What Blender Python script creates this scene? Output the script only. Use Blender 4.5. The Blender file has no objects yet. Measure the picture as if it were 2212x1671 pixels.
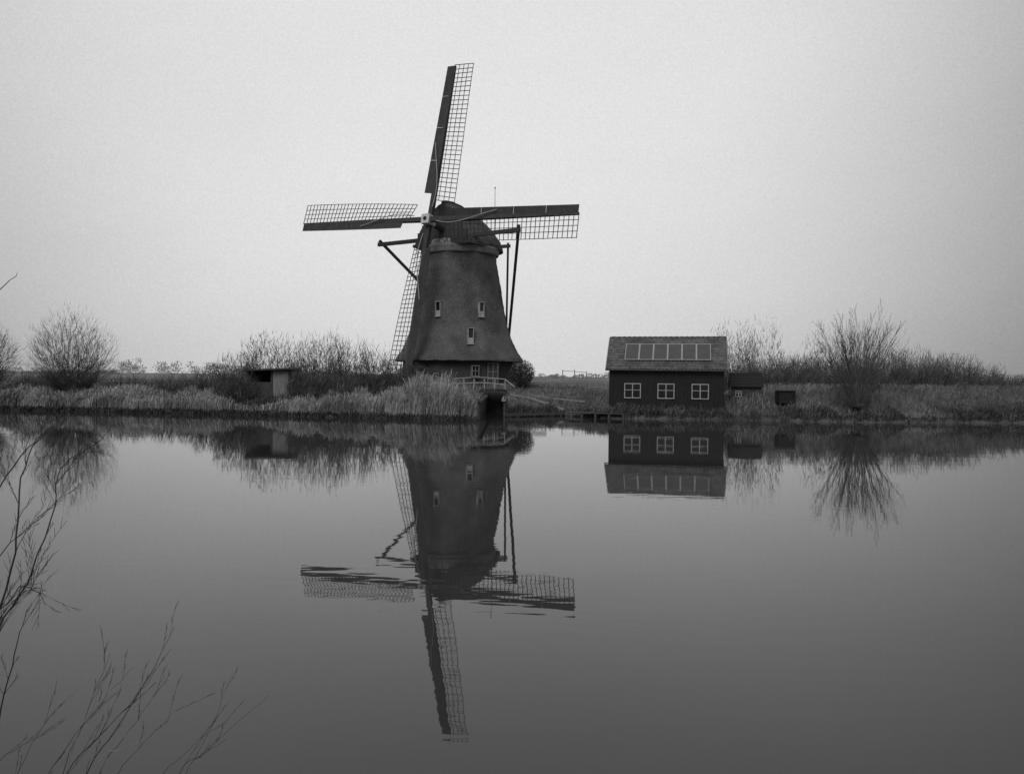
import bpy, math, random
import numpy as np
from mathutils import Vector, Matrix
random.seed(7); np.random.seed(7)
scene = bpy.context.scene
V = Vector
# ------------------------------------------------------------------ helpers
class M:
    def __init__(s): s.v=[]; s.f=[]
    def box(s,c,ax,ay,az):
        c=V(c);ax=V(ax);ay=V(ay);az=V(az);b=len(s.v)
        for k in (-1,1):
            for j in (-1,1):
                for i in (-1,1): s.v.append(c+ax*i+ay*j+az*k)
        for q in ((0,2,3,1),(4,5,7,6),(0,1,5,4),(2,6,7,3),(0,4,6,2),(1,3,7,5)): s.f.append(tuple(b+t for t in q))
        return s
    def beam(s,p0,p1,w,h=None,up=(0,0,1)):
        p0=V(p0);p1=V(p1);h=h or w;d=(p1-p0);L=d.length;d.normalize()
        a=d.cross(V(up))
        if a.length<1e-3:a=d.cross(V((1,0,0)))
        a.normalize();b=a.cross(d)
        return s.box((p0+p1)/2,d*(L/2),a*(w/2),b*(h/2))
    def tube(s,pts,rad,n=3,cap=True):
        b0=len(s.v);m=len(pts)
        for i,p in enumerate(pts):
            d=(pts[min(i+1,m-1)]-pts[max(i-1,0)])
            if d.length<1e-6:d=V((0,0,1))
            d.normalize()
            a=d.cross(V((0.13,0.97,0.2)));a.normalize();b=d.cross(a)
            for k in range(n):
                t=2*math.pi*k/n
                s.v.append(p+(a*math.cos(t)+b*math.sin(t))*rad[i])
        for i in range(m-1):
            for k in range(n):
                k2=(k+1)%n
                s.f.append((b0+i*n+k,b0+i*n+k2,b0+(i+1)*n+k2,b0+(i+1)*n+k))
        if cap:
            s.f.append(tuple(b0+k for k in range(n))[::-1]); s.f.append(tuple(b0+(m-1)*n+k for k in range(n)))
        return s
    def poly(s,pts):
        b=len(s.v); s.v+= [V(p) for p in pts]; s.f.append(tuple(range(b,b+len(pts)))); return s

def link(o): scene.collection.objects.link(o); return o
def wloc(o):
    l=V((0,0,0))
    while o: l=l+o.location; o=o.parent
    return l
def mk(name,m,mat,parent=None,smooth=False,**kw):
    v=np.array([tuple(p) for p in m.v],dtype=float)
    lo=v.min(0);hi=v.max(0);c=np.array([(lo[0]+hi[0])/2,(lo[1]+hi[1])/2,lo[2]])
    if kw.pop('origin0',False): c=np.zeros(3)
    me=bpy.data.meshes.new(name); me.from_pydata((v-c).tolist(),[],m.f)
    if smooth: me.polygons.foreach_set('use_smooth',[True]*len(me.polygons))
    me.materials.append(mat); me.update()
    o=link(bpy.data.objects.new(name,me))
    o.location=V(c)-(wloc(parent) if parent else V((0,0,0)))
    if parent:o.parent=parent
    for k,x in kw.items(): o[k]=x
    return o
def empty(name,loc,**kw):
    o=link(bpy.data.objects.new(name,None)); o.location=loc; o.empty_display_size=.5
    for k,x in kw.items(): o[k]=x
    return o

def mat(name,lo,hi,scale=4,rough=.85,bump=0,stretch=(1,1,1),island=0,detail=6,spec=.3,bd=.02,wave=None,big=None,far_haze=None):
    m=bpy.data.materials.new(name); m.use_nodes=True; nt=m.node_tree; N=nt.nodes; L=nt.links
    b=N['Principled BSDF']; b.inputs['Roughness'].default_value=rough; b.inputs['Specular IOR Level'].default_value=spec
    g=N.new('ShaderNodeNewGeometry'); mp=N.new('ShaderNodeMapping'); mp.inputs['Scale'].default_value=stretch
    L.new(g.outputs['Position'],mp.inputs['Vector'])
    n=N.new('ShaderNodeTexNoise'); n.inputs['Scale'].default_value=scale; n.inputs['Detail'].default_value=detail
    n.inputs['Roughness'].default_value=.65
    L.new(mp.outputs[0],n.inputs['Vector'])
    mr=N.new('ShaderNodeMapRange'); mr.inputs['From Min'].default_value=.3; mr.inputs['From Max'].default_value=.7
    mr.inputs['To Min'].default_value=lo; mr.inputs['To Max'].default_value=hi
    L.new(n.outputs['Fac'],mr.inputs['Value']); out=mr.outputs[0]
    def mul(a,bsock_or_val):
        x=N.new('ShaderNodeMath'); x.operation='MULTIPLY'; L.new(a,x.inputs[0])
        if isinstance(bsock_or_val,float): x.inputs[1].default_value=bsock_or_val
        else: L.new(bsock_or_val,x.inputs[1])
        return x.outputs[0]
    if big:
        n2=N.new('ShaderNodeTexNoise'); n2.inputs['Scale'].default_value=big[0]; n2.inputs['Detail'].default_value=3
        L.new(g.outputs['Position'],n2.inputs['Vector'])
        r2=N.new('ShaderNodeMapRange'); r2.inputs['From Min'].default_value=.35; r2.inputs['From Max'].default_value=.65
        r2.inputs['To Min'].default_value=big[1]; r2.inputs['To Max'].default_value=big[2]
        L.new(n2.outputs['Fac'],r2.inputs['Value']); out=mul(out,r2.outputs[0])
    if island:
        r3=N.new('ShaderNodeMapRange'); r3.inputs['To Min'].default_value=1-island; r3.inputs['To Max'].default_value=1+island
        L.new(g.outputs['Random Per Island'],r3.inputs['Value']); out=mul(out,r3.outputs[0])
    if far_haze:  # painted haze: base colour lightens with distance along Y
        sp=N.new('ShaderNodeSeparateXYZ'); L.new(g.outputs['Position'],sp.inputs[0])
        r5=N.new('ShaderNodeMapRange'); r5.inputs['From Min'].default_value=far_haze[0]; r5.inputs['From Max'].default_value=far_haze[1]; r5.inputs['To Min'].default_value=1; r5.inputs['To Max'].default_value=far_haze[2]
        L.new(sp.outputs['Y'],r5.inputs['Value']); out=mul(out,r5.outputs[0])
    h=n.outputs['Fac']
    if wave:
        w=N.new('ShaderNodeTexWave'); w.bands_direction=wave[0]; w.inputs['Scale'].default_value=wave[1]; w.inputs['Distortion'].default_value=wave[3] if len(wave)>3 else .4
        L.new(g.outputs['Position'],w.inputs['Vector'])
        r4=N.new('ShaderNodeMapRange'); r4.inputs['From Max'].default_value=.35; r4.inputs['To Min'].default_value=wave[2]; r4.inputs['To Max'].default_value=1
        L.new(w.outputs['Fac'],r4.inputs['Value']); out=mul(out,r4.outputs[0])
    L.new(out,b.inputs['Base Color'])
    if bump:
        bn=N.new('ShaderNodeBump'); bn.inputs['Strength'].default_value=bump; bn.inputs['Distance'].default_value=bd
        L.new(h,bn.inputs['Height']); L.new(bn.outputs[0],b.inputs['Normal'])
    return m

thatch=mat('thatch_material',.06,.22,5,.95,1,(3,3,.9),bd=.12,big=(.6,.72,1.2),detail=9)
thatch_cap=mat('cap_thatch_material',.05,.17,3.5,.95,1,(2,2,1),bd=.1,big=(.7,.65,1.2))
brickm=mat('dark_brick_material',.05,.1,6,.9,.5,wave=('Z',3.3,.55))
blackwood=mat('tarred_wood_material',.018,.042,5,.8,.5,(4,4,.5),bd=.01,spec=.15)
darkwood=mat('weathered_wood_material',.05,.1,6,.8,.4,bd=.01)
sailwood=mat('sail_wood_material',.045,.085,3,.75,.3,bd=.01)
boardm=mat('wind_board_material',.04,.075,2,.7,.3,bd=.01)
whitep=mat('white_paint_material',.5,.75,7,.6)
framem=mat('dull_white_paint_material',.34,.52,7,.6)
greyp=mat('grey_paint_material',.2,.34,7,.6)
ringm=mat('pale_curb_material',.14,.36,2.5,.8,stretch=(1,1,4))
ropem=mat('rope_material',.35,.5,9,.9)
glassm=mat('window_glass_material',.012,.03,2,.12,spec=.6)
tilem=mat('roof_tile_material',.10,.2,9,.85,.5,island=.22,bd=.01,big=(1.1,.7,1.15))
solarm=mat('solar_glass_material',.085,.12,3,.3,spec=.4)
barkm=mat('bark_material',.04,.09,8,.9,.5,bd=.02)
twigm=mat('twig_material',.07,.14,1.2,.9,island=.45)
twigp=mat('pale_twig_material',.10,.18,1.2,.9,island=.4)
nearm=mat('dark_twig_material',.025,.06,20,.8,island=.3)
strawm=mat('dry_stem_material',.2,.3,20,.8)
evergreen=mat('evergreen_leaf_material',.045,.1,3,.8,island=.5)
reedm=mat('reed_material',.3,.52,1.0,.9,island=.4,big=(.35,.6,1.15))
grassm=mat('grass_blade_material',.14,.27,.9,.9,island=.45,big=(.3,.55,1.25))
weedm=mat('dark_weed_material',.04,.10,2,.9,island=.5)
farm=mat('far_tree_material',.22,.32,.02,1,island=.3,spec=0)  # light albedo stands in for aerial haze over the distant trees
soilm=mat('ground_material',.06,.13,1.3,1,.8,bd=.08,big=(.06,.7,1.4),spec=.1,far_haze=(80,350,2.2))  # distant ground lightened in its colour to imitate haze
panelm=mat('pale_board_material',.18,.32,5,.9,.3,(3,3,.6))
ornam=mat('ornament_material',.02,.75,7,.7,detail=1)

# ------------------------------------------------------------------ ground
SX=[-4000,-70,-36,-29,-20.2,-12,-3,-1.85,-1.8,-.55,-.5,3.3,4.5,6,14,20,31,70,4000]
SY=[60,56,50,48.8,47.2,45.2,43.0,43.0,43.0,43.4,47.3,49.4,48.0,46.4,45.9,44.8,45.7,50,60]
def ss(a,b,x):
    t=np.clip((x-a)/(b-a),0,1); return t*t*(3-2*t)
def shore(x): return np.interp(x,SX,SY)+.18*np.sin(x*1.7)+.12*np.sin(x*4.1+1)
def height(x,y):
    x=np.asarray(x,float);y=np.asarray(y,float)
    d=y-shore(x)
    H=.85+.25*ss(2,6,x)+.75*ss(14,19,x)*(1-.9*ss(9,30,d))
    mound=.65*(1-ss(7,17,np.hypot(x+5,y-72))); H=H+mound
    H=H+.35*ss(44,52,y)*(1-ss(0,1.0,np.abs(x-1)/4))*ss(3,8,d)
    z=-1.0+1.25*ss(-.7,.25,d)+(H-.25)*ss(.3,4.2,d)
    z=z+(.05*np.sin(x*.9+y*.5)+.04*np.sin(x*2.3-y*1.1)+.05*np.sin(x*5.1+y*3.7)*np.sin(y*4.3-x*2))*ss(0,2,d)
    ch=(1-ss(.62,.72,np.abs(x+1.17)))*(1-ss(59,60,y))*ss(41,42,y)
    z=z*(1-ch)+(-1.0)*ch
    near=.85-1.9*ss(2.7,4.5,y+.25*np.sin(x*1.3))
    return np.where(y<20,near,z)
def axis(segs):
    out=[]
    for a,b,st in segs: out+=list(np.arange(a,b,st))
    return out
xs=[-4000,-2500,-1500,-900,-500,-300,-200,-140,-100,-80,-65]+axis([(-55,-3,.55),(-3,0,.1),(0,5,.25),(5,50,.55)])+[52,60,75,95,130,190,300,500,900,1500,2500,4000]
ys=[-60,-30,-12,-4]+axis([(0,6,.4),(6,40,4),(40,64,.3),(64,95,1.2),(95,200,10),(200,600,60)])+[700,1000,1500,2300,4000]
gx,gy=np.meshgrid(xs,ys); gz=height(gx,gy)
g=M(); nx=len(xs)
g.v=list(zip(gx.ravel(),gy.ravel(),gz.ravel()))
g.f=[(j*nx+i,j*nx+i+1,(j+1)*nx+i+1,(j+1)*nx+i) for j in range(len(ys)-1) for i in range(nx-1)]
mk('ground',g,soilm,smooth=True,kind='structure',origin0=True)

# water
wm=bpy.data.materials.new('water_material'); wm.use_nodes=True; nt=wm.node_tree;N=nt.nodes;L=nt.links
b=N['Principled BSDF']; b.inputs['Base Color'].default_value=(.04,.04,.04,1); b.inputs['Roughness'].default_value=.02; b.inputs['IOR'].default_value=1.34
g0=N.new('ShaderNodeNewGeometry')
def wnoise(sc,st,det):
    mp=N.new('ShaderNodeMapping'); mp.inputs['Scale'].default_value=st; L.new(g0.outputs['Position'],mp.inputs['Vector'])
    n=N.new('ShaderNodeTexNoise'); n.inputs['Scale'].default_value=sc; n.inputs['Detail'].default_value=det; L.new(mp.outputs[0],n.inputs['Vector']); return n.outputs['Fac']
mask=wnoise(.12,(.5,1.6,1),2)
mr=N.new('ShaderNodeMapRange'); mr.inputs['From Min'].default_value=.4; mr.inputs['From Max'].default_value=.62; mr.inputs['To Min'].default_value=.3; mr.inputs['To Max'].default_value=1
L.new(mask,mr.inputs['Value'])
n1=wnoise(2.4,(.45,1.2,1),2); n2=wnoise(.5,(.5,1,1),1)
ml=N.new('ShaderNodeMath'); ml.operation='MULTIPLY'; L.new(n1,ml.inputs[0]); L.new(mr.outputs[0],ml.inputs[1])
ad=N.new('ShaderNodeMath'); ad.operation='ADD'; L.new(ml.outputs[0],ad.inputs[0]); L.new(n2,ad.inputs[1])
bn=N.new('ShaderNodeBump'); bn.inputs['Strength'].default_value=1; bn.inputs['Distance'].default_value=.0021
L.new(ad.outputs[0],bn.inputs['Height']); L.new(bn.outputs[0],b.inputs['Normal'])
w=M().poly([(-4000,1,0),(4000,1,0),(4000,60.5,0),(-4000,60.5,0)])
mk('water',w,wm,kind='structure',origin0=True)

# ------------------------------------------------------------------ windmill
th=math.radians(28.7); al=math.radians(10); MX,MY=-5.0,72.0
F=V((-math.sin(th),-math.cos(th),0)); R=V((math.cos(th),-math.sin(th),0)); Z=V((0,0,1)); C0=V((MX,MY,0))
def C(a,r,z): return C0+F*a+R*r+Z*z
mill=empty('windmill',(MX,MY,1.4),label='thatched octagonal polder windmill with four lattice sails by the water',category='windmill')
prof=[(3.80,5.95),(3.87,6.2),(4.1,6.1),(4.7,5.66),(5.6,5.17),(6.4,4.86),(7.36,4.60),(8.4,4.38),(9.54,4.15),(10.6,3.97),(11.7,3.79),(12.8,3.60),(13.75,3.45)]
def octr(t,bl=.65):
    t=(t+math.pi/8)%(math.pi/4)-math.pi/8
    return (1-bl)+bl*math.cos(math.pi/8)/math.cos(t)*1.02
t0=-math.pi/2+math.radians(6)
m=M();n=96
zz=np.concatenate([np.linspace(prof[i][0],prof[i+1][0],4,endpoint=False) for i in range(len(prof)-1)]+[[prof[-1][0]]])
rr=np.interp(zz,[p[0] for p in prof],[p[1] for p in prof])
for z,r in zip(zz,rr):
    for k in range(n):
        t=2*math.pi*k/n
        q=r*octr(t-t0)+.035*math.sin(t*9+z*3)*math.sin(z*1.7+t*4)+random.uniform(-.03,.03)
        m.v.append(V((MX+q*math.cos(t),MY+q*math.sin(t),z+(random.uniform(-.05,.03) if z<4 else 0))))
for i in range(len(zz)-1):
    for k in range(n): m.f.append((i*n+k,i*n+(k+1)%n,(i+1)*n+(k+1)%n,(i+1)*n+k))
m.f.append(tuple(range(n))[::-1]); m.f.append(tuple((len(zz)-1)*n+k for k in range(n)))
mk('tower',m,thatch,mill,smooth=True)
m=M()
for z in (.9,3.85):
    for k in range(8):
        t=t0+math.pi/8+k*math.pi/4; m.v.append(V((MX+5.6*math.cos(t),MY+5.6*math.sin(t),z)))
for k in range(8): m.f.append((k,(k+1)%8,8+(k+1)%8,8+k))
mk('brick_base',m,brickm,mill)
m=M(); m.tube([V((MX,MY,13.65)),V((MX,MY,13.75)),V((MX,MY,14.25)),V((MX,MY,14.4))],[3.5,3.62,3.68,3.55],48)
mk('curb_ring',m,ringm,mill)
# cap
sec=[(3.0,3.0,3.85),(2.5,3.15,4.0),(1.5,3.45,4.1),(0,3.65,4.05),(-1.2,3.6,3.85),(-2.2,3.35,3.45),(-3.1,2.9,2.9),(-3.9,2.2,2.2),(-4.4,1.4,1.5),(-4.7,.7,.9)]
pf=[(1.0,0),(1.0,.08),(.93,.24),(.82,.40),(.67,.56),(.5,.71),(.33,.84),(.15,.95),(0,1)]
ring=[(x,y) for x,y in pf]+[(-x,y) for x,y in pf[::-1][1:]]
m=M();zb=14.28
for a,wd,h in sec:
    for x,y in ring: m.v.append(C(a,wd*x+random.uniform(-.05,.05),zb+h*y+random.uniform(-.05,.05)))
k=len(ring)
for i in range(len(sec)-1):
    for j in range(k): m.f.append((i*k+j,i*k+(j+1)%k,(i+1)*k+(j+1)%k,(i+1)*k+j))
m.f.append(tuple(range(k))); m.f.append(tuple((len(sec)-1)*k+j for j in range(k))[::-1])
cap=mk('cap',m,thatch_cap,mill,smooth=False)
m=M(); m.tube([C(a,0,zb+h+.03) for a,wd,h in sec[:8]],[.16]*8,8); mk('ridge',m,darkwood,cap)
m=M()
for i in range(11):
    x0=-2.7+i*.49
    hh=3.85*np.interp(abs(x0+.245)/3.0,[p[0] for p in pf[::-1]],[p[1] for p in pf[::-1]])
    m.box(C(3.06,x0+.245,zb+.2+(hh-.45)/2),R*.235,F*.03,Z*max(.1,(hh-.45)/2))
mk('front_boarding',m,darkwood,mill)
m=M(); m.box(C(3.12,0,14.4),R*3.1,F*.14,Z*.13); mk('gable_beam',m,darkwood,mill)
m=M(); pts=[(-1.0,.55),(-.6,.72),(0,.62),(.6,.72),(1.0,.55),(1.1,.1),(.8,-.25),(.45,-.35),(0,-.6),(-.45,-.35),(-.8,-.25),(-1.1,.1)]
for a in (3.3,3.4):
    for x,y in pts: m.v.append(C(a,x+.1,14.2+y))
q=len(pts); m.f.append(tuple(range(q))); m.f.append(tuple(range(q,2*q))[::-1])
for j in range(q): m.f.append((j,(j+1)%q,q+(j+1)%q,q+j))
mk('carved_ornament',m,ornam,mill,label='pale carved ornamental board below the sail hub')
# rotor
HB=C(5.2,0,16.15)
n_=(F*math.cos(al)+Z*math.sin(al)); u_=(Z*math.cos(al)-F*math.sin(al))
m=M(); m.tube([HB-n_*3.2,HB-n_*.3],[.32,.32],16); mk('windshaft',m,darkwood,mill)
m=M(); m.box(HB,R*.40,n_*.55,u_*.42); hub=mk('windshaft_head',m,whitep,mill)
m=M(); m.tube([HB+n_*.555,HB+n_*.6],[.17,.17],16); mk('shaft_bolt',m,blackwood,hub)
RL=14.6
for kk in range(4):
    ph=math.radians(3.4)+kk*math.pi/2
    Zk=u_*math.cos(ph)+R*math.sin(ph); Xk=R*math.cos(ph)-u_*math.sin(ph); Yk=-n_
    off=-.18 if kk%2 else .22
    def S(x,y,s): return HB+Xk*x+Yk*(y+off)+Zk*s
    m=M(); m.v=[S(x*wv,y*wv,s) for s,wv in ((.35,.2),(7,.17),(RL,.1)) for x,y in ((-1,-1),(1,-1),(1,1),(-1,1))]
    for i in range(2):
        for j in range(4): m.f.append((i*4+j,i*4+(j+1)%4,i*4+4+(j+1)%4,i*4+4+j))
    m.f+= [(3,2,1,0),(8,9,10,11)]
    sail=mk('sail',m,sailwood,mill)
    def tw(s): return math.radians(4+22*max(0,min(1,1-(s-1.9)/(RL-1.9)))**1.5)
    def P(x,s):
        t=tw(s)*(1 if x>0 else .7); return S(x*math.cos(t),abs(x)*math.sin(t)*(1 if x>0 else -1)-.1,s)
    m=M(); cnt=30
    for i in range(cnt+1):
        s=1.95+(RL-1.95+.05)*i/cnt
        m.beam(P(.0,s),P(1.97+random.uniform(-.04,.04),s+random.uniform(-.04,.04)),.05,.045,n_)
    for x in (.52,.98,1.43,1.95):
        for i in range(cnt):
            s=1.95+(RL-1.9)*i/cnt; s2=1.95+(RL-1.9)*(i+1)/cnt
            m.beam(P(x,s),P(x,s2),.045,.04,n_)
    mk('lattice',m,sailwood,sail)
    m=M()
    bs=[2.5,5.6,8.7,11.7,RL]
    for i in range(4):
        a,bb=bs[i]+.02,bs[i+1]-.02; st=6
        for j in range(st):
            s=a+(bb-a)*j/st; s2=a+(bb-a)*(j+1)/st
            w0=.88-.012*s
            A,B,C1,D1=P(-.1,s),P(-w0,s),P(-w0,s2),P(-.1,s2)
            e=n_*.02; q=len(m.v); m.v+=[A-e,B-e,C1-e,D1-e,A+e,B+e,C1+e,D1+e]
            for f in ((3,2,1,0),(4,5,6,7),(0,1,5,4),(1,2,6,5),(2,3,7,6),(3,0,4,7)): m.f.append(tuple(q+t for t in f))
    mk('wind_board',m,boardm,sail)
    m=M(); pp=[]
    for i in range(13):
        t=i/12; s=1.2+6.0*t; x=.55*math.sin(t*math.pi)*(1-t)+(-.5*t*t)+.25*(1-t)
        pp.append(S(x,-.35-.1*math.sin(t*3),s))
    m.tube(pp,[.04]*13,5); mk('sail_rope',m,ropem,sail)
# tail
m=M(); m.beam(C(2.5,-7.7,15.0),C(2.5,7.7,15.15),.3,.34); mk('cross_beam',m,darkwood,mill)
m=M(); m.beam(C(-3.5,-3.4,15.0),C(-3.5,3.4,15.0),.28,.3); mk('cross_beam',m,darkwood,mill)
TE=C(-9,0,2.8)
for a,r,z,wd in ((2.5,-7.6,15.1,.24),(2.5,7.6,15.25,.24),(-3.5,-3.2,15.0,.2),(-3.5,3.2,15.0,.2)):
    m=M(); m.beam(C(a,r,z+.3),TE+Z*.3,wd); mk('tail_brace',m,darkwood,mill)
m=M(); m.beam(C(-4.2,0,15.6),TE,.4,.45); mk('tail_pole',m,darkwood,mill)
m=M(); 
for i in range(8):
    t=i*math.pi/4; m.beam(TE+Z*.5,TE+Z*.5+(R*math.cos(t)+Z*math.sin(t))*1.0,.07)
m.tube([TE+Z*.5-F*.3,TE+Z*.5+F*.3],[.16,.16],10); mk('winding_wheel',m,darkwood,mill)
m=M(); m.tube([C(-4.2,1.3,15.2),C(-4.2,1.3,20.9)],[.035,.02],6); m.tube([C(-4.2,1.3,20.85),C(-4.2,1.3,21.0)],[.06,.06],6); mk('lightning_rod',m,darkwood,mill)
def tower_window(dx,z,wd,h,rad,lower=True,nm='window',mt=framem):
    dy=-math.sqrt(rad*rad-dx*dx); o=V((dx,dy,0)).normalized(); tt=V((-o.y,o.x,0)); c=V((MX+dx,MY+dy,z))
    m=M(); fw=.05
    for sx in (-1,1): m.box(c+tt*sx*(wd/2-fw/2),tt*(fw/2),o*.25,Z*(h/2))
    m.box(c+Z*(h/2+.03),tt*(wd/2+.04),o*.3,Z*.025)
    m.box(c-Z*(h/2+.03),tt*(wd/2+.05),o*.3,Z*.03)
    if lower: m.box(c-Z*(h*.3),tt*(wd/2-fw-.002),o*.2,Z*(h*.19))
    else:
        m.box(c,tt*(.025),o*.2,Z*(h/2-.002)); m.box(c,tt*(wd/2-fw-.002),o*.19,Z*.025)
    w_=mk(nm,m,mt,mill)
    m=M(); m.box(c+o*.1,tt*(wd/2-fw-.005),o*.02,Z*(h/2-.01)); mk('glass',m,glassm,w_)
tower_window(-1.55,8.4,.48,1.25,4.45); tower_window(2.15,8.4,.48,1.25,4.45); tower_window(1.3,6.0,.52,1.35,5.12)
tower_window(1.75,2.95,.65,.85,5.5,False,mt=greyp)
dx,z=3.25,2.45; rad=5.55; dy=-math.sqrt(rad*rad-dx*dx); o=V((.42,-.9,0)).normalized(); tt=V((-o.y,o.x,0)); c=V((MX+dx,MY+dy,z))
m=M(); m.box(c,tt*.45,o*.12,Z*1.1); door=mk('door',m,darkwood,mill)
m=M()
for sx in (-1,0,1): m.box(c+tt*sx*.48,tt*.03,o*.17,Z*1.2)
for sz in (-.2,.45,1.2): m.box(c+Z*sz,tt*.44,o*.165,Z*.03)
mk('door_frame',m,greyp,door)

# ------------------------------------------------------------------ tarred wooden house
hr=math.radians(13); E=V((math.cos(hr),-math.sin(hr),0)); G=V((math.sin(hr),math.cos(hr),0)); HC=V((9.62,47.8,0))
def H(a,bb,z): return HC+E*a+G*bb+Z*z
W2=3.53; DP=4.4; ez=3.16; rz=5.08
house=empty('wooden_house',(HC.x,HC.y+2,.9),label='black tarred wooden house with tiled roof and solar panels',category='house')
m=M()
v=[H(-W2,0,.4),H(W2,0,.4),H(W2,DP,.4),H(-W2,DP,.4),H(-W2,0,ez),H(W2,0,ez),H(W2,DP,ez),H(-W2,DP,ez),H(-W2,DP/2,rz-.08),H(W2,DP/2,rz-.08)]
m.v=v; m.f=[(0,1,5,4),(1,2,6,9,5),(2,3,7,6),(3,0,4,8,7),(4,5,9,8),(8,9,6,7)]
x=-W2
while x<W2-.05:
    m.box(H(x+.02,-.012,(ez+.5)/2),E*.02,G*.012,Z*((ez-.5)/2)); x+=.24
mk('wall',m,blackwood,house)
ov=.18
def roofside(sgn):
    m=M(); rows=12; cols=32; wdt=(2*(W2+ov))/cols
    e0=H(0,DP/2-sgn*(DP/2+.22),ez-.14); r0=H(0,DP/2,rz+.02); d=(r0-e0); Ls=d.length; d.normalize(); nn=E.cross(d) if sgn>0 else d.cross(E)
    nn.normalize()
    for j in range(rows):
        for i in range(cols):
            jj=random.uniform(-.01,.01)
            a=-(W2+ov)+wdt*(i+.5); s0=Ls*j/rows; s1=Ls*(j+1)/rows+.05
            p=[(-wdt/2,.035),(-wdt/4,.075),(0,.05),(wdt/4,.02),(wdt/2,.035)]
            q=len(m.v)
            for s,lift in ((s0,.022),(s1,0)):
                for u,h in p: m.v.append(e0+E*(a+u*.99)+d*(s+jj)+nn*(h+lift+jj))
            for t in range(4): m.f.append((q+t,q+t+1,q+5+t+1,q+5+t))
            for u,h in p: m.v.append(e0+E*(a+u*.99)+d*(s0+jj)+nn*(h+jj-.02))
            for t in range(4): m.f.append((q+10+t,q+11+t,q+t+1,q+t))
    c=(e0+r0)/2
    m.box(c-nn*.03,E*(W2+ov-.01),d*(Ls/2-.02),nn*.03)
    return m,e0,d,nn,Ls
m,e0,d,nn,Ls=roofside(1); m2,_,_,_,_=roofside(-1)
bq=len(m.v); m.v+=m2.v; m.f+=[tuple(bq+t for t in f) for f in m2.f]
roof=mk('roof',m,tilem,house)
m=M()
for i in range(22):
    a=-(W2+ov)+(2*(W2+ov))/22*(i+.5); m.tube([H(a-.18,DP/2,rz+.04),H(a+.17,DP/2,rz+.055)],[.08,.1],8)
mk('ridge',m,mat('ridge_tile_material',.07,.13,5,.9),roof)
for sx in (-1,1):
    for sg in (1,-1):
        m=M()
        q0=H(sx*(W2+ov+.03),DP/2-sg*(DP/2+.22),ez-.16); q1=H(sx*(W2+ov+.03),DP/2-sg*.02,rz)
        m.beam(q0,q1,.05,.18); mk('bargeboard',m,greyp,roof)
m=M(); m.tube([H(-W2-ov,-.3,ez-.17),H(W2+ov,-.3,ez-.19)],[.06,.06],8); mk('gutter',m,darkwood,roof)
pw=.89
for i in range(6):
    a=-W2+.93+pw*(i+.5); c=e0+E*a+d*(Ls*.49)+nn*.16; hl=Ls*.255
    m=M(); m.box(c,E*(pw/2-.06),d*(hl-.04),nn*.015); p_=mk('solar_panel',m,solarm,house)
    m=M()
    for sx in (-1,1): m.box(c+E*sx*(pw/2-.025),E*.023,d*hl,nn*.025)
    for sy in (-1,1): m.box(c+d*sy*(hl-.025),E*(pw/2-.05),d*.023,nn*.025)
    mk('panel_frame',m,framem,p_)
def cross_window(parent,c,ex,o,wd,h,nm='window',mt=framem,fw=.055):
    m=M()
    for sx in (-1,1): m.box(c+ex*sx*(wd/2-fw/2),ex*(fw/2),o*.05,Z*(h/2))
    for sy in (-1,1): m.box(c+Z*sy*(h/2-fw/2),ex*(wd/2-fw-.001),o*.05,Z*(fw/2))
    m.box(c,ex*.028,o*.045,Z*(h/2-fw-.001)); m.box(c+Z*.05,ex*(wd/2-fw-.001),o*.043,Z*.018)
    w_=mk(nm,m,mt,parent)
    m=M(); m.box(c+o*.01,ex*(wd/2-fw),o*.015,Z*(h/2-fw)); mk('glass',m,glassm,w_)
for a in (-2.05,.02,2.1): cross_window(house,H(a,-.03,1.68),E,-G,1.04,.95)

# small shed beside the house
def rot(ax): 
    return V((math.cos(ax),-math.sin(ax),0)),V((math.sin(ax),math.cos(ax),0))
e2,g2=rot(math.radians(14)); SC=V((15.35,50,0))
def Q(a,bb,z): return SC+e2*a+g2*bb+Z*z
shed=empty('garden_shed',(SC.x,SC.y+1,1.2),label='low dark garden shed with pitched roof next to the house',category='shed')
m=M(); m.v=[Q(-.95,0,.8),Q(.95,0,.8),Q(.95,2,.8),Q(-.95,2,.8),Q(-.95,0,2.05),Q(.95,0,2.05),Q(.95,2,2.05),Q(-.95,2,2.05),Q(-.95,1,2.75),Q(.95,1,2.75)]
m.f=[(0,1,5,4),(1,2,6,9,5),(2,3,7,6),(3,0,4,8,7),(4,5,9,8),(8,9,6,7)]; mk('wall',m,darkwood,shed)
m=M()
for sg in (1,-1):
    for j in range(5):
        p0=Q(0,1-sg*1.2*(1-j/5),1.95+.88*j/5); p1=Q(0,1-sg*1.2*(1-(j+1.15)/5),1.95+.88*(j+1)/5)
        dd=(p1-p0); m.box((p0+p1)/2+Z*.03,e2*1.08,dd/2,Z*.02)
mk('roof',m,blackwood,shed)
cross_window(shed,Q(-.5,-.03,1.5),e2,-g2,.4,.4,fw=.045)
hx0=17.0
hut=empty('animal_hutch',(hx0,47.5,1.0),label='small dark wooden hutch standing on legs on the bank',category='hutch')
m=M(); m.box((hx0,47.5,1.4),(.5,0,0),(0,.4,0),(0,0,.38)); mk('body',m,blackwood,hut)
m=M(); m.v=[V((hx0+p[0],p[1],p[2])) for p in ((-.6,47.0,1.78),(.6,47.0,1.78),(.6,48.0,1.96),(-.6,48.0,1.96),(-.6,47.0,1.83),(.6,47.0,1.83),(.6,48.0,2.01),(-.6,48.0,2.01))]
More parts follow.
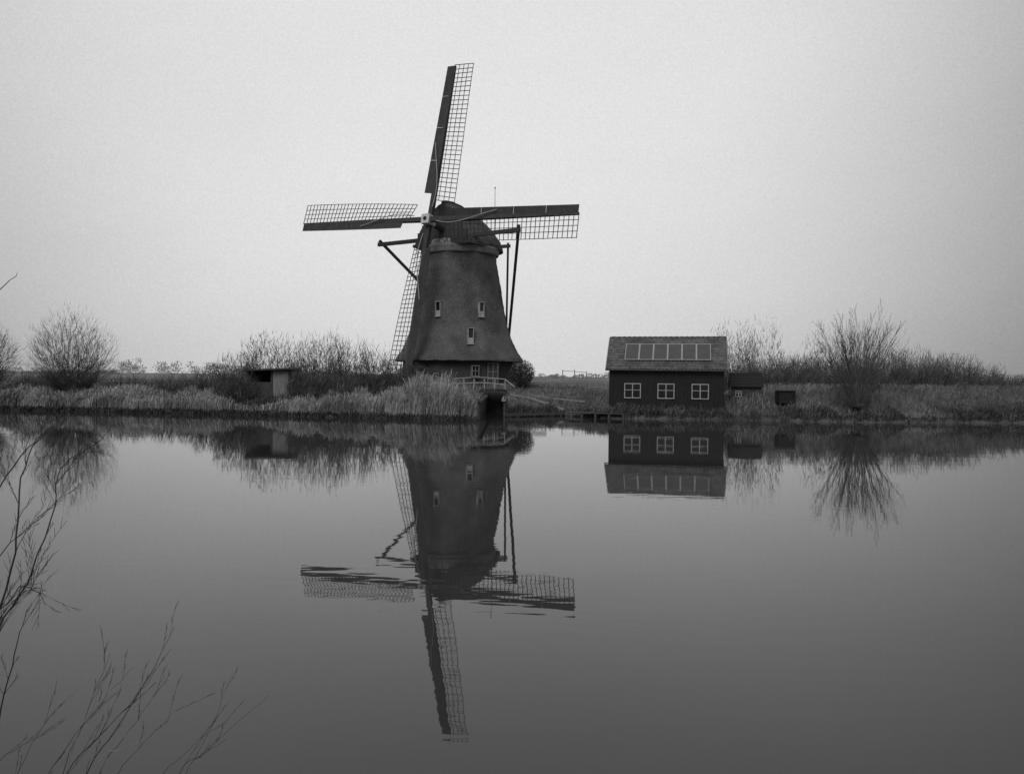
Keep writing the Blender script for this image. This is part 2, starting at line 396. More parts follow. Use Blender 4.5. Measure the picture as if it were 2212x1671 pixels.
m.f=[(3,2,1,0),(4,5,6,7),(0,1,5,4),(1,2,6,5),(2,3,7,6),(3,0,4,7)]; mk('roof',m,darkwood,hut)
for sx in (-.45,.45):
    for sy in (-.35,.35):
        m=M(); m.beam((hx0+sx,47.5+sy,.5),(hx0+sx,47.5+sy,1.03),.07); mk('leg',m,darkwood,hut)
# reed-side shed
e3,g3=rot(math.radians(-14)); LC=V((-15.4,48.6,0))
def T(a,bb,z): return LC+e3*a+g3*bb+Z*z
sh2=empty('lean_to_shed',(LC.x,LC.y+1,.9),label='small flat-roofed wooden shed among shrubs with pale side panel',category='shed')
m=M()
m.box(T(-1.2,.9,1.7),e3*.05,g3*.9,Z*1.0); m.box(T(0,1.8,1.7),e3*1.25,g3*.05,Z*1.0); m.box(T(-.55,0,1.35),e3*.6,g3*.04,Z*.65)
for a in (-1.2,.1,1.2): m.box(T(a,-.0,1.75),e3*.05,g3*.05,Z*1.02)
mk('wall',m,darkwood,sh2)
m=M(); m.box(T(.65,-.06,1.72),e3*.47,g3*.03,Z*.98); mk('side_panel',m,panelm,sh2,label='pale boarded panel')
m=M(); c=T(.1,.8,2.76); m.box(c,e3*1.6+Z*.07,g3*1.25-Z*.05,Z*.05); mk('roof',m,darkwood,sh2)

# ------------------------------------------------------------------ channel walls, footbridge
rw=empty('retaining_wall',(-1.85,45,0),label='dark wooden retaining wall edging the mill channel',category='retaining wall')
m=M()
for y in np.arange(43.0,57,.3): m.box((-1.9,y+.15,.25),(.06,0,0),(0,.14,0),(0,0,.95+random.uniform(-.04,.04)))
mk('planking',m,darkwood,rw)
m=M(); m.box((-1.82,50,1.1),(.13,0,0),(0,7.1,0),(0,0,.06)); mk('capping',m,darkwood,rw)
rw=empty('retaining_wall',(-.45,50,0),label='dark wooden retaining wall edging the mill channel',category='retaining wall')
m=M()
for y in np.arange(47.2,57,.3): m.box((-.46,y+.15,.2),(.06,0,0),(0,.14,0),(0,0,.9+random.uniform(-.04,.04)))
m.box((-1.2,56.9,.3),(.8,0,0),(0,.1,0),(0,0,1.0))
mk('planking',m,darkwood,rw)
m=M(); m.box((-.5,52,1.02),(.13,0,0),(0,4.9,0),(0,0,.06)); mk('capping',m,greyp,rw)
rw=empty('retaining_wall',(1.5,48.2,0),label='low irregular dark stake edging at the foot of the bank',category='retaining wall')
m=M(); rr0=random.Random(4); x=-.35
while x<3.4:
    yy=float(np.interp(x,[-.5,3.3],[47.3,49.4]))-.35
    m.beam((x,yy,-.5),(x+rr0.uniform(-.05,.05),yy+.03,.16+rr0.uniform(-.1,.16)),rr0.uniform(.09,.15)); x+=.17
mk('stakes',m,darkwood,rw)
m=M(); m.beam((-.4,46.85,.12),(3.4,48.9,.16),.08,.12); mk('rail',m,darkwood,rw)
br=empty('footbridge',(-2.3,55.5,1.4),label='small footbridge with pale railings over the mill channel',category='bridge')
m=M()
for i in range(23):
    x=-4.2+i*.17; m.box((x,55.5,1.55+.06*math.sin(i/22*math.pi)),(.08,0,0),(0,.75,0),(0,0,.035))
mk('deck',m,darkwood,br)
m=M()
for y in (54.9,56.1): m.box((-2.35,y,1.42),(2.0,0,0),(0,.08,0),(0,0,.09))
for x in (-4.2,-.4): m.box((x,55.5,.8),(.12,0,0),(0,.7,0),(0,0,.6))
mk('abutment',m,brickm,br)
for y in (54.78,56.22):
    m=M(); X=np.linspace(-4.25,-.5,6)
    for x in X: m.beam((x,y,1.5),(x,y,2.3),.045)
    for z in (1.92,2.3):
        for i in range(5): m.beam((X[i],y,z+.12*math.sin(i/5*math.pi)),(X[i+1],y,z+.12*math.sin((i+1)/5*math.pi)),.045)
    m.beam((X[-1],y,2.3),(.2,y-.4,1.75),.045)
    mk('railing',m,framem if y<55 else greyp,br)
def gh(x,y): return float(height(x,y))
m=M()
P0=[V((-.1,54.0,0)),V((1.2,52.3,0)),V((2.5,50.7,0)),V((3.4,49.6,0))]
for p in P0: p.z=gh(p.x,p.y)+.1
for i in range(3): m.beam(P0[i],P0[i+1],.16,.12)
mk('timber_edging',m,greyp,label='weathered timber edging running down the grassy bank',category='edging')
m=M(); P1=[p+V((1.5,1.2,.1)) for p in P0]
for p in P1: p.z=gh(p.x,p.y)+.1
for i in range(3): m.beam(P1[i],P1[i+1],.12,.1)
mk('timber_edging',m,greyp,label='weathered timber edging running down the grassy bank',category='edging')
st=empty('landing_stage',(5,47.6,.2),label='low plank landing stage at the water edge',category='jetty')
m=M()
for i in range(18): m.box((3.5+i*.19,48.0-i*.09,.3+random.uniform(-.01,.01)),(.085,0,0),(0,.6,0),(0,0,.025))
mk('deck',m,darkwood,st)
for i in range(5):
    m=M(); m.beam((3.5+i*.8,47.45-i*.38,-.6),(3.5+i*.8,47.45-i*.38,.27),.12); mk('support_post',m,darkwood,st)
def posts_fence(x0,x1,y,nP,h,label):
    m=M()
    for x in np.linspace(x0,x1,nP):
        z=gh(x,y); m.beam((x,y,z-.2),(x,y,z+h),.08)
    for hh in (.45,.95): m.beam((x0,y,gh(x0,y)+h*hh),(x1,y,gh(x1,y)+h*hh),.045)
    return mk('fence',m,greyp,label=label,category='fence')
posts_fence(4.9,7.2,74,3,1.7,'tall pale post and rail frame in the yard')
posts_fence(6.5,12,64,5,.9,'low pale post and rail fence beside the yard')
bch=empty('garden_bench',(2.2,64,1.2),label='pale garden bench on the grass by the mill',category='bench')
zz0=gh(2.2,64)
m=M()
for j in range(3): m.box((2.2,64-.15+j*.15,zz0+.45),(.75,0,0),(0,.06,0),(0,0,.02))
mk('seat',m,greyp,bch)
m=M()
for j in range(2): m.box((2.2,64.3,zz0+.65+j*.17),(.75,0,0),(0,.02,0),(0,0,.06))
mk('backrest',m,greyp,bch)
for sx in (-.65,.65):
    for sy in (-.15,.3):
        m=M(); m.beam((2.2+sx,64+sy,zz0-.05),(2.2+sx,64+sy,zz0+.43),.06); mk('leg',m,greyp,bch)

# ------------------------------------------------------------------ bare shrubs and willows
RMIN=.008
def grow(m,p,d,L_,r,lev,rng,up=.15,wob=.15,kids=(6,4),klen=.5,n=3,kang=.6):
    seg=5 if lev==0 else (3 if lev==1 else 2); pts=[p.copy()];rs=[r]; q=p.copy(); dd=d.copy()
    for i in range(seg):
        dd=(dd+V((rng.gauss(0,wob),rng.gauss(0,wob),rng.gauss(0,wob)+up))).normalized()
        q=q+dd*(L_/seg); pts.append(q.copy()); rs.append(max(RMIN,r*(1-.8*(i+1)/seg)))
    m.tube(pts,rs,n,False)
    if lev<len(kids):
        for k in range(kids[lev]):
            t=rng.uniform(.2,.98); i=min(int(t*seg),seg-1); f=t*seg-i
            b0=pts[i].lerp(pts[i+1],f); dv=(pts[i+1]-pts[i]).normalized()
            sd=V((rng.gauss(0,1),rng.gauss(0,1),rng.gauss(0,.7)+.2)).normalized()
            grow(m,b0,(dv+sd*kang*1.5).normalized(),L_*klen*rng.uniform(.5,1.1)*(1.15-.6*t),max(RMIN,rs[i]*.55),lev+1,rng,up,wob,kids,klen,3,kang)
def env(ct,a,c):   # radius of an ellipsoid seen from its lowest point, by cosine from vertical
    s2=1-ct*ct; return 2*(ct/c)/(s2/a**2+ct*ct/c**2)
def stems_in(m,x,y,z0,top,w_,cnt,rng,rad,kids,sr,base_r,wob,cmin,kang):
    h=top-z0
    for i in range(cnt):
        a=rng.uniform(0,6.283); ct=rng.uniform(cmin,1); st=math.sqrt(1-ct*ct)
        o=base_r*math.sqrt(rng.random()); oa=a+rng.gauss(0,.5)
        Ln=min(env(ct,w_*.5-base_r*.6,h/2),h)*rng.uniform(.7,1.0)
        grow(m,V((x+o*math.cos(oa),y+o*math.sin(oa),z0)),V((st*math.cos(a),st*math.sin(a),ct)),Ln,rad*rng.uniform(.7,1.3),0,rng,.02,wob,kids,sr,3,kang)
def twig_haze(x,y,z0,top,w_,cnt,seed,base_r,cmin,lm,lx,wd,noise,fmin=.35,cone=None,la=.16):
    """fine end twigs following the shoots outwards; returns builder"""
    rs=np.random.RandomState(seed); h=top-z0
    a=rs.uniform(0,6.283,cnt); ct=1-(1-cmin)*rs.uniform(0,1,cnt)**1.2
    if cone: ct=1-(1-ct)*rs.uniform(.5,1,cnt)
    st=np.sqrt(1-ct**2)
    lob=1+la*np.sin(a*3+seed)*st+la*.6*np.sin(a*5+ct*9+seed)
    if cone: Re=h*np.ones(cnt)*rs.uniform(.75,1.04,cnt)
    else: Re=np.minimum(env(ct,w_*.5-base_r*.6,h/2),h*1.02)*lob
    f=np.minimum(rs.uniform(fmin**3,1,cnt)**.45*rs.normal(1,.04,cnt),1.04)
    o=base_r*np.sqrt(rs.uniform(0,1,cnt)); oa=a+rs.normal(0,.5,cnt)
    d=np.stack([st*np.cos(a),st*np.sin(a),ct],1)
    p=np.stack([x+o*np.cos(oa),y+o*np.sin(oa),np.full(cnt,z0)],1)+d*(Re*f)[:,None]
    dd=d+rs.normal(0,noise,(cnt,3))+np.array([0,0,.12]); dd/=np.linalg.norm(dd,axis=1)[:,None]
    Ls=rs.uniform(lm,lx,cnt)[:,None]
    sd=np.cross(dd,rs.normal(0,1,(cnt,3))); sd/=np.linalg.norm(sd,axis=1)[:,None]; sd*=(wd*rs.uniform(.6,1.3,cnt))[:,None]/2
    v=np.stack([p-dd*Ls*.75-sd,p-dd*Ls*.75+sd,p+dd*Ls*.25],1)
    v[:,:,2]=np.maximum(v[:,:,2],z0-.05)
    m=M(); m.v=v.reshape(-1,3).tolist(); m.f=np.arange(cnt*3).reshape(-1,3).tolist()
    return m
def shrub(x,y,w_,top,seed,label,mt=twigm,stems=30,kids=(7,3),name='bare_shrub',rad=.026,sr=.34,haze=2300,wd=.032):
    rng=random.Random(seed); z=gh(x,y)-.1; m=M()
    root=empty(name,(x,y,z),label=label,category='shrub')
    stems_in(m,x,y,z,top,w_,stems,rng,rad,kids,sr,w_*.22,.1,.4,.55)
    mk('branches',m,mt,root)
    mk('twigs',twig_haze(x,y,z,top*1.0+.15,w_,int(haze*2.1),seed,w_*.26,.2,.3,.8,wd,.36,la=.13),mt,root)
    m=M(); 
    for i in range(5):
        an=rng.uniform(0,6.28); m.tube([V((x,y,z-.1)),V((x+.12*math.cos(an),y+.12*math.sin(an),z+.35)),V((x+.3*math.cos(an),y+.3*math.sin(an),z+.8))],[.1,.06,.035],6)
    mk('trunk',m,barkm,root)
    return root
def pollard(x,y,w_,top,th_,seed,label,shoots=80,mt=twigm,r0=.3,kids=(7,3),rad=.028,sr=.3,cone=None,haze=3000,wd=.016,cmin=.3):
    rng=random.Random(seed); z=gh(x,y)-.15; root=empty('pollard_willow',(x,y,z),label=label,category='tree')
    m=M(); hz=z+th_
    m.tube([V((x,y,z)),V((x+.03,y,z+.25)),V((x-.05,y+.04,z+th_*.5)),V((x+.04,y,z+th_*.8)),V((x,y,hz)),V((x,y,hz+.22))],[r0*1.25,r0*.95,r0*.85,r0*1.0,r0*1.45,r0*.6],12)
    for i in range(9):
        an=rng.uniform(0,6.28); m.tube([V((x+r0*.8*math.cos(an),y+r0*.8*math.sin(an),hz-.15)),V((x+r0*1.5*math.cos(an),y+r0*1.5*math.sin(an),hz+.15))],[r0*.5,r0*.35],7)
    mk('trunk',m,barkm,root,smooth=True)
    m=M(); h=top-hz
    if cone:
        for i in range(shoots):
            a=rng.uniform(0,6.283); ang=math.radians(cone)*math.sqrt(rng.random())*rng.uniform(.8,1.2)
            p=V((x+r0*1.2*math.sin(ang)*math.cos(a)*2,y+r0*1.2*math.sin(ang)*math.sin(a)*2,hz+rng.uniform(-.1,.15)))
            grow(m,p,V((math.sin(ang)*math.cos(a),math.sin(ang)*math.sin(a),math.cos(ang))),h*rng.uniform(.55,1.12),rad*rng.uniform(.6,1.4),0,rng,.012,.08,kids,sr,3,.35)
        for i in range(7):
            a=rng.uniform(0,6.283); grow(m,V((x,y,hz)),V((math.cos(a),math.sin(a),.85)).normalized(),h*rng.uniform(.25,.45),rad*.6,0,rng,.06,.08,kids,sr,3,.35)
        hz_m=twig_haze(x,y,hz,top,w_,haze,seed,.2,math.cos(math.radians(cone+4)),.4,1.0,wd,.18,.75,cone=True)
    else:
        stems_in(m,x,y,hz,top,w_,shoots,rng,rad,kids,sr,r0*1.3,.09,cmin,.4)
        hz_m=twig_haze(x,y,hz,top+.1,w_,haze,seed,.4,cmin-.1,.35,.9,wd,.28,.3,la=.24)
    mk('crown',m,mt,root)
    mk('twigs',hz_m,mt,root)
    return root
pollard(-30.3,52.6,5.4,6.5,.5,11,'wide leafless pollard willow standing behind the reeds',64,r0=.33,kids=(7,3),sr=.32,haze=6400,wd=.02,cmin=.5,rad=.022)
pollard(-36.9,52.6,4.8,6.0,.9,12,'leafless pollard willow at the river bank',50,kids=(7,3),sr=.3,haze=5600,wd=.02,cmin=.48,rad=.022)
pollard(20.8,45.9,4.9,6.3,.6,13,'low pollard willow with fanned bare shoots at water edge',62,r0=.24,kids=(7,2),rad=.026,sr=.26,cone=30,haze=1300,wd=.015)
SL='leafless shrub growing among the reeds'
for i,(x,y,w_,t,st_,hz_) in enumerate([(-18.0,49.8,3.0,3.9,24,2500),(-16.4,51.6,3.8,5.2,30,4800),(-12.9,51.5,3.8,5.4,32,4800),(-11.0,52,3.4,5.0,28,3800),(-14.4,53,2.6,3.5,18,1700),(-9.4,52.5,3.0,4.5,26,3200),(-8.3,54.5,2.2,3.7,20,1900),(-12.9,47.8,2.4,3.2,24,2400),(-7.5,55,2.0,3.2,18,1400),(-20.5,52,3.0,2.8,16,1300),(-24,54,3.2,2.4,14,1100),(-10.9,48.4,2.2,2.7,18,1500),(-17.2,48.2,2.4,3.1,22,2100),(-27,53.5,3.0,2.3,14,1000),(-33.2,53.5,3.2,2.5,14,1100)]):
    shrub(x,y,w_,t,100+i,SL,stems=st_,haze=hz_)
BL='leafless shrub in the scrub behind the bank'
for i,(x,y,w_,t,st_,hz_) in enumerate([(17.1,59,3.6,6.9,26,3800),(19.4,59,3.0,7.1,24,3100),(23.6,60,1.9,6.2,12,1100),(21.4,61,3.6,4.3,16,2200),(23.4,62,3.8,4.5,16,2400),(25.7,62,4.0,5.2,20,3000),(27.8,61,3.6,4.4,18,2300),(30.2,62,4.4,5.0,22,2900),(32.6,62,4.0,5.1,20,2700),(34.6,62,3.8,4.6,18,2400),(36.6,63,3.8,4.7,16,2300),(38.8,63,3.2,3.9,14,1500),(29,66,4.4,4.4,10,1700),(33,67,4.4,4.4,10,1700),(24.4,66,4.4,4.0,10,1700),(36,67,4.2,4.0,10,1500),(41.5,64,3.4,3.0,12,1000),(18.4,62,4.2,4.0,12,2000)]):
    shrub(x,y,w_,t,200+i,BL,mt=twigp,stems=st_,haze=hz_)
def evergreen_bush(x,y,w_,h,seed,label):
    rng=random.Random(seed); z=gh(x,y)-.05; root=empty('evergreen_bush',(x,y,z),label=label,category='bush')
    m=M()
    for i in range(6500):
        a=rng.uniform(0,6.283); c=rng.uniform(-1,1); s=math.sqrt(1-c*c); rr_=rng.random()**.3*rng.uniform(.92,1.06)
        rr_*=1+.10*math.sin(a*3+c*4)+.07*math.sin(a*7+c*9)
        p=V((x+w_/2*rr_*s*math.cos(a),y+w_/2*rr_*s*math.sin(a),z+h/2+h/2*rr_*c))
        u=V((rng.gauss(0,1),rng.gauss(0,1),rng.gauss(0,1))).normalized()*.06; v2=u.cross(V((rng.gauss(0,1),rng.gauss(0,1),rng.gauss(0,1)))).normalized()*.025
        m.poly([p-u,p+v2,p+u,p-v2])
    mk('foliage',m,evergreen,root)
    m=M()
    for i in range(14):
        a=rng.uniform(0,6.28); m.tube([V((x,y,z-.1)),V((x+.2*math.cos(a),y+.2*math.sin(a),z+h*.35)),V((x+w_*.35*math.cos(a),y+w_*.35*math.sin(a),z+h*.75))],[.06,.04,.015],5)
    mk('trunk',m,barkm,root)
evergreen_bush(.75,62,2.1,2.25,5,'rounded dark evergreen bush beside the windmill')
evergreen_bush(-7.9,61,3.2,2.3,6,'rounded dark evergreen bush in front of the windmill')
evergreen_bush(-9.8,60,2.0,1.5,8,'low dark bush in front of the windmill')
evergreen_bush(-6.0,60,2.4,1.8,9,'low dark bush in front of the windmill')

# ------------------------------------------------------------------ blades
def blades(name,x,y,h,wd,lean,material,plume=0,**kw):
    n=len(x); z=height(x,y)-.04
    a=np.random.uniform(0,6.283,n); ca,sa=np.cos(a),np.sin(a)
    la=np.random.normal(.0,1.2,n)+.3; lx=np.cos(la)*lean*h; ly=np.sin(la)*lean*h
    V5=np.zeros((n,7,3))
    wx,wy=wd*ca/2,wd*sa/2
    for k,(f,lf,wf) in enumerate(((0,0,1),(.55,.3,.85),(.86,.68,.55 if not plume else 1.3))):
        V5[:,2*k,0]=x-wx*wf+lx*lf;V5[:,2*k,1]=y-wy*wf+ly*lf;V5[:,2*k,2]=z+h*f
        V5[:,2*k+1,0]=x+wx*wf+lx*lf;V5[:,2*k+1,1]=y+wy*wf+ly*lf;V5[:,2*k+1,2]=z+h*f
    V5[:,6,0]=x+lx;V5[:,6,1]=y+ly;V5[:,6,2]=z+h*(1-.3*lean)
    m=M(); m.v=V5.reshape(-1,3).tolist(); 
    b=(np.arange(n)*7)
    q=np.stack([b,b+1,b+3,b+2],1).tolist()+np.stack([b+2,b+3,b+5,b+4],1).tolist(); t=np.stack([b+4,b+5,b+6],1).tolist()
    m.f=q+t
    return mk(name,m,material,origin0=True,kind='stuff',**kw)
def U(a,b,n): return np.random.uniform(a,b,n)
n=46000; x=U(-50,-1.95,n); d=.12+U(0,1,n)**1.2*3.6; y=shore(x)+d
hx=np.interp(x,[-50,-36,-30,-20,-17,-14,-12,-10,-8,-6.5,-4.8,-3.9,-3.0,-1.95],[1.0,.95,1.05,1.0,.75,.75,1.0,1.15,1.3,1.5,2.25,2.4,1.6,.7])
h=hx*U(.35,1.2,n)*(.8+.25*np.sin(x*1.3)*np.sin(x*.37+1)+.2*np.sin(x*3.7+y*2.1)*np.sin(y*1.9))
blades('reeds',x,y,h,U(.014,.036,n),U(.05,.75,n)**1.2,reedm,1,label='dry pale reeds fringing the river bank',category='reeds')
n=9000; x=U(-34,-2.2,n); y=shore(x)+U(.3,2.6,n)
keep=(np.sin(x*1.1)+np.sin(x*.43+2)+U(-1,1,n))>0.4; x=x[keep];y=y[keep]
blades('sedge',x,y,U(.35,.8,len(x)),U(.03,.06,len(x)),U(.2,.6,len(x)),weedm,label='dark sedge between the reeds',category='sedge')
n=80000; x=U(-55,48,n); y=shore(x)+U(0.05,1,n)**1.6*24
keep=~((np.abs(x+1.17)<.75)&(y<60))&(np.hypot(x+5,y-72)>5.8)
k2=(x-9.6)*math.sin(hr)+(y-47.8)*math.cos(hr); k1=(x-9.6)*math.cos(hr)-(y-47.8)*math.sin(hr)
keep&=~((np.abs(k1)<3.7)&(k2>-.05)&(k2<4.7)); x=x[keep];y=y[keep]
blades('grass',x,y,U(.12,.5,len(x))*np.where(x<-3,1.3,1)*(1-.3*((x>-1)&(x<5))),U(.02,.05,len(x)),U(.1,.9,len(x)),grassm,label='rough winter grass covering the bank',category='grass')
n=15000; x=U(-.3,48,n); y=shore(x)+U(0,1,n)*1.3
h=U(.2,.75,n)*(.55+.45*np.sin(x*.9+1)*np.sin(x*.31)+.25*np.sin(x*3.1))
h=np.clip(h,.12,1.1)
blades('bank_weeds',x,y,h,U(.03,.07,n),U(.1,.6,n),weedm,label='dark weeds hanging over the water edge',category='weeds')
n=9000; x=U(-50,-1.95,n); y=shore(x)+U(-.22,.1,n)
blades('waterline_weeds',x,y,U(.15,.34,n),U(.04,.08,n),U(.1,.9,n),weedm,label='dark low weeds along the waterline',category='weeds')
def scrub(name,regions,seed,mt,label):
    rng=random.Random(seed); m=M()
    for (x0,x1,d0,d1,h,cnt) in regions:
        for i in range(cnt):
            x=rng.uniform(x0,x1); y=float(shore(x))+rng.uniform(d0,d1); z=gh(x,y); a=rng.uniform(0,6.28)
            hh=h*rng.uniform(.5,1.2)
            d=V((math.cos(a)*.6,math.sin(a)*.6,1)).normalized()
            grow(m,V((x,y,z)),d,hh,.012,0,rng,-.05,.2,(5,),.5)
    return mk(name,m,mt,kind='stuff',origin0=True,label=label,category='undergrowth')
scrub('undergrowth',[(-50,-7,3.2,9,1.2,900),(15,45,.8,5,.8,500),(4,15,.3,1.4,.55,260),(26,34,.1,1.5,1.1,200),(17,40,13,19,1.4,400),(.2,4,.2,4,.45,90),(-17,-14,.8,2.6,1.0,120)],3,twigm,'tangled leafless undergrowth along the bank')

# ------------------------------------------------------------------ distant tree line
m=M(); rng=random.Random(9)
x=-420
while x<420:
    y=rng.uniform(420,640); az_=x/y
    base=2.0+1.5*math.sin(x*.021)+1.1*math.sin(x*.083+1)+rng.uniform(-1,1.2)
    if -.52<az_<-.37: base+=4.2
    if -.37<=az_<-.2: base+=2
    if az_>.6: base+=2.5
    base=max(1.6,base); w_=rng.uniform(4,12)
    for i in range(75):
        c=rng.random()**.7; s=rng.gauss(0,1)*w_*.38*(1.1-c*.6)
        p=V((x+s,y+rng.uniform(-3,3),.9+base*c*math.exp(-(s/w_)**2)))
        hh=rng.uniform(.4,1.1); ww=rng.uniform(.12,.4)
        m.poly([p+V((-ww,0,0)),p+V((ww,0,0)),p+V((rng.gauss(0,.3),0,hh))])
    x+=rng.uniform(1.2,4)
mk('tree_line',m,farm,kind='stuff',origin0=True,label='hazy distant line of trees on the horizon',category='tree line')

# ------------------------------------------------------------------ shrubs on the near bank (local sketch units of 1.82 mm)
K=.00182
def near_shrub(stems,seed,depth,r0=.006,rk=.62,ang=.8,wob=.1,lx=.2,sub=(1,2,3),jit=.004):
    rng=random.Random(seed); m=M()
    for st_ in stems:
        pts=st_['p']; r=st_.get('r',r0)*rk; P_=[]; yy=depth+rng.uniform(-.15,.15); n=len(pts)
        for i,(a,b_) in enumerate(pts):
            yy+=rng.uniform(-.03,.05); f=yy/3.0
            P_.append(V(((a-1106)*K*f,yy,2.52-(b_-812)*K*f)))
        PP=[]
        for i in range(n-1):
            a0=P_[max(i-1,0)];a1=P_[i];a2=P_[i+1];a3=P_[min(i+2,n-1)]
            for j in range(4):
                t=j/4; PP.append(.5*((2*a1)+(a2-a0)*t+(2*a0-5*a1+4*a2-a3)*t*t+(3*a1-a0-3*a2+a3)*t**3)+V((rng.gauss(0,jit),0,rng.gauss(0,jit))))
        PP.append(P_[-1]); nn_=len(PP)
        rs=[r*(1-.75*i/(nn_-1)) for i in range(nn_)]
        m.tube(PP,rs,5)
        for i in range(int(st_.get('t',6)*1.4)):
            j=rng.randint(nn_//4,nn_-2); dv=(PP[j+1]-PP[j]).normalized(); sd=V((rng.choice([-1,1])*rng.uniform(.5,1),rng.uniform(-.4,.4),rng.uniform(0,.6)))
            L_=rng.uniform(.05,lx)
            d=(dv+sd*ang).normalized()
            q=PP[j].copy(); pts2=[q.copy()]; rr2=[rs[j]*.5]
            for s_ in range(5):
                d=(d+V((rng.gauss(0,wob),rng.gauss(0,wob),.02))).normalized(); q=q+d*L_/5; pts2.append(q.copy()); rr2.append(max(.0007,rs[j]*.5*(1-.18*(s_+1))))
                if s_ in sub:
                    e=(d+V((rng.choice([-1,1])*ang*.7,rng.uniform(-.3,.3),.1))).normalized(); l2=L_*rng.uniform(.15,.4)
                    m.tube([q.copy(),q+e*l2*.5,q+e*l2],[.0011,.0009,.0006],3,False)
            m.tube(pts2,rr2,4,False)
    return m
A=[dict(p=[(-160,1900),(-60,1560),(0,1330),(38,1170),(45,1040),(85,955),(150,893)],r=.009,t=13),
   dict(p=[(-120,1900),(-60,1560),(10,1350),(70,1245),(118,1100),(132,1025),(225,955)],r=.008,t=15),
   dict(p=[(-200,1700),(-90,1220),(0,1065),(55,985),(88,948),(95,905)],r=.007,t=7),
   dict(p=[(-120,1600),(-40,1400),(35,1290),(75,1285),(100,1318)],r=.006,t=16),
   dict(p=[(-100,1560),(-20,1380),(30,1310),(70,1270),(85,1210)],r=.005,t=12),
   dict(p=[(-150,1450),(-20,1240),(60,1150),(148,1075)],r=.005,t=8),
   dict(p=[(-120,950),(-20,890),(50,850),(95,808)],r=.0035,t=2),
   dict(p=[(-200,830),(-100,740),(0,640),(38,600)],r=.006,t=0),
   dict(p=[(-60,1900),(-10,1600),(25,1450),(45,1380),(60,1325)],r=.006,t=8)]
root=empty('riverside_shrub',(-2.4,3.0,.5),label='thin leafless branches of a shrub on the near bank',category='shrub')
mk('branches',near_shrub(A,21,3.0,rk=.6,ang=.6,wob=.07),nearm,root)
B=[dict(p=[(60,2050),(140,1680),(170,1600),(205,1510),(240,1420)],r=.004,t=4),
   dict(p=[(60,2000),(185,1690),(250,1590),(320,1480),(380,1360)],r=.006,t=7),
   dict(p=[(40,2000),(140,1700),(220,1600),(300,1510),(372,1410)],r=.005,t=7),
   dict(p=[(-20,2000),(80,1740),(150,1620),(230,1520),(290,1450)],r=.004,t=5),
   dict(p=[(110,2000),(250,1700),(300,1630),(350,1575),(400,1530)],r=.003,t=3),
   dict(p=[(-60,2000),(20,1740),(60,1640),(110,1560),(170,1500)],r=.003,t=4),
   dict(p=[(100,2000),(215,1690),(265,1610),(310,1550),(350,1490)],r=.004,t=4)]
root=empty('riverside_shrub',(-1.7,3.2,.4),label='low arching bare twigs rising from the near bank',category='shrub')
mk('branches',near_shrub(B,22,3.2,rk=.52,ang=.34,wob=.04,lx=.2,sub=(1,3),jit=.0025),nearm,root)
D=[dict(p=[(220,2000),(385,1690),(440,1640),(505,1580),(585,1510)],r=.004,t=4),
   dict(p=[(240,2000),(395,1700),(440,1620),(475,1545),(505,1460)],r=.003,t=2),
   dict(p=[(200,2000),(340,1710),(390,1650),(445,1600),(500,1560)],r=.003,t=3),
   dict(p=[(-150,1900),(-20,1680),(40,1630),(100,1598)],r=.004,t=4)]
root=empty('riverside_shrub',(-1.3,3.3,.4),label='sparse bare twigs leaning over the water',category='shrub')
mk('branches',near_shrub(D,23,3.3,rk=.52,ang=.34,wob=.04,lx=.16,sub=(1,3),jit=.0025),nearm,root)
root=empty('dry_stems',(-1.6,3.2,.4),label='pale dry plant stems between bare twigs',category='plant')
mk('stalks',near_shrub([dict(p=[(110,2050),(215,1680),(300,1580),(405,1508)],r=.0045,t=0),dict(p=[(100,2050),(205,1680),(270,1630),(330,1600)],r=.004,t=0),dict(p=[(90,2050),(150,1660),(200,1540),(235,1440)],r=.0035,t=1)],24,3.1),strawm,root)

# ------------------------------------------------------------------ light
wd_=bpy.data.worlds.new('World'); scene.world=wd_; wd_.use_nodes=True; nt=wd_.node_tree;N=nt.nodes;L=nt.links
for n_0 in list(N): N.remove(n_0)
out=N.new('ShaderNodeOutputWorld'); bg=N.new('ShaderNodeBackground'); bg.inputs['Strength'].default_value=1
tc=N.new('ShaderNodeTexCoord'); nrm=N.new('ShaderNodeVectorMath'); nrm.operation='NORMALIZE'; L.new(tc.outputs['Generated'],nrm.inputs[0])
dot=N.new('ShaderNodeVectorMath'); dot.operation='DOT_PRODUCT'; L.new(nrm.outputs[0],dot.inputs[0])
ge=math.radians(24); ga=math.radians(-4)
dot.inputs[1].default_value=(math.sin(ga)*math.cos(ge),math.cos(ga)*math.cos(ge),math.sin(ge))
mr=N.new('ShaderNodeMapRange'); mr.interpolation_type='SMOOTHSTEP'; mr.inputs['From Min'].default_value=.66; mr.inputs['From Max'].default_value=1.0; mr.inputs['To Min'].default_value=.24; mr.inputs['To Max'].default_value=.75
L.new(dot.outputs['Value'],mr.inputs['Value'])
cn=N.new('ShaderNodeTexNoise'); cn.inputs['Scale'].default_value=2.2; cn.inputs['Detail'].default_value=5
mpp=N.new('ShaderNodeMapping'); mpp.inputs['Scale'].default_value=(1,1,2.5); L.new(nrm.outputs[0],mpp.inputs['Vector']); L.new(mpp.outputs[0],cn.inputs['Vector'])
cr=N.new('ShaderNodeMapRange'); cr.inputs['From Min'].default_value=.3; cr.inputs['From Max'].default_value=.7; cr.inputs['To Min'].default_value=.965; cr.inputs['To Max'].default_value=1.035
L.new(cn.outputs['Fac'],cr.inputs['Value'])
mu=N.new('ShaderNodeMath'); mu.operation='MULTIPLY'; L.new(mr.outputs[0],mu.inputs[0]); L.new(cr.outputs[0],mu.inputs[1])
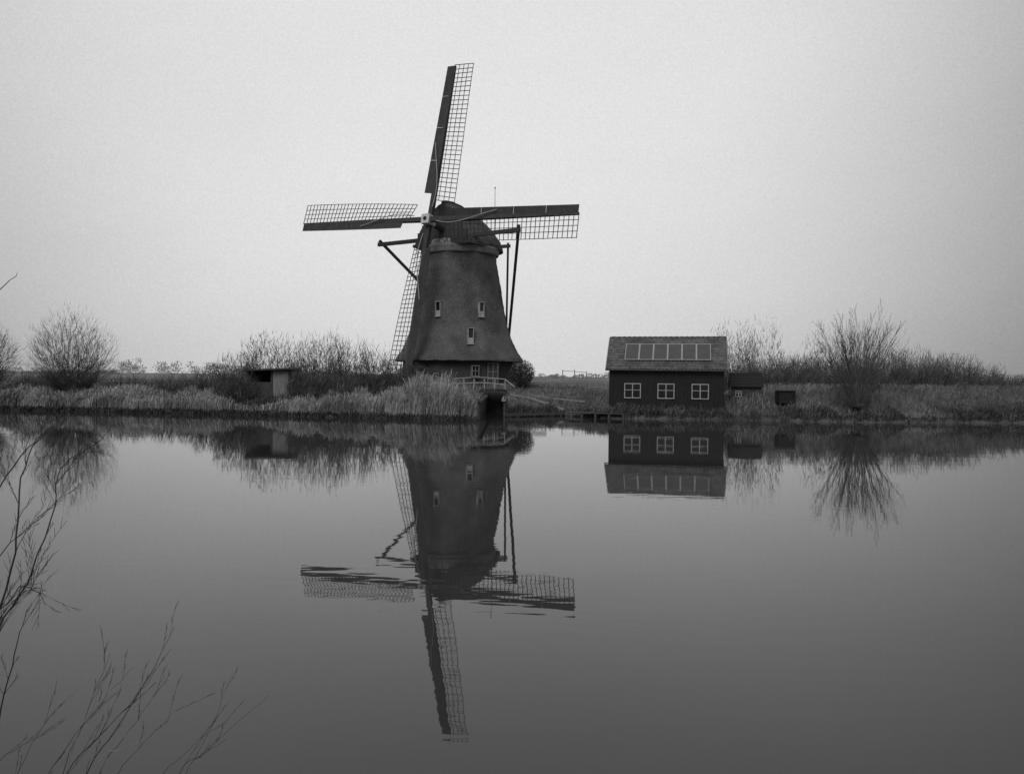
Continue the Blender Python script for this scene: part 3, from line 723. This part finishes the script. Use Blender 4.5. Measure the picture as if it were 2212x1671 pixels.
gn=N.new('ShaderNodeTexNoise'); gn.inputs['Scale'].default_value=420; gn.inputs['Detail'].default_value=2; L.new(nrm.outputs[0],gn.inputs['Vector'])
gr=N.new('ShaderNodeMapRange'); gr.inputs['From Min'].default_value=.25; gr.inputs['From Max'].default_value=.75; gr.inputs['To Min'].default_value=.94; gr.inputs['To Max'].default_value=1.06
L.new(gn.outputs['Fac'],gr.inputs['Value'])
mu2=N.new('ShaderNodeMath'); mu2.operation='MULTIPLY'; L.new(mu.outputs[0],mu2.inputs[0]); L.new(gr.outputs[0],mu2.inputs[1])
sky=N.new('ShaderNodeTexSky'); sky.sky_type='NISHITA'; sky.sun_disc=False; sky.sun_elevation=math.radians(42); sky.sun_rotation=math.radians(200); sky.dust_density=5
bw=N.new('ShaderNodeRGBToBW'); L.new(sky.outputs[0],bw.inputs[0])
sm=N.new('ShaderNodeMath'); sm.operation='MULTIPLY'; sm.inputs[1].default_value=.005; L.new(bw.outputs[0],sm.inputs[0])
ad=N.new('ShaderNodeMath'); ad.operation='ADD'; L.new(mu2.outputs[0],ad.inputs[0]); L.new(sm.outputs[0],ad.inputs[1])
L.new(ad.outputs[0],bg.inputs['Color']); L.new(bg.outputs[0],out.inputs['Surface'])
sl_=bpy.data.lights.new('sun','SUN'); sl_.energy=1.15; sl_.angle=math.radians(35)
so=link(bpy.data.objects.new('sun',sl_))
el=math.radians(42); az=math.radians(200)
sd=V((math.sin(az)*math.cos(el),math.cos(az)*math.cos(el),math.sin(el))); so.rotation_euler=sd.to_track_quat('Z','Y').to_euler(); so.location=(-20,-30,40)

# ------------------------------------------------------------------ camera
cd=bpy.data.cameras.new('camera'); cd.sensor_width=36; cd.lens=26.85; cd.clip_end=8000; cd.clip_start=.05
co=link(bpy.data.objects.new('camera',cd)); 
mw=Matrix.Translation((0,0,2.52))@Matrix.Rotation(math.radians(90-.806),4,'X')@Matrix.Rotation(.0098,4,'Z')
co.matrix_world=mw; scene.camera=co
scene.view_settings.view_transform='Standard'; scene.view_settings.look='None'; scene.view_settings.exposure=0
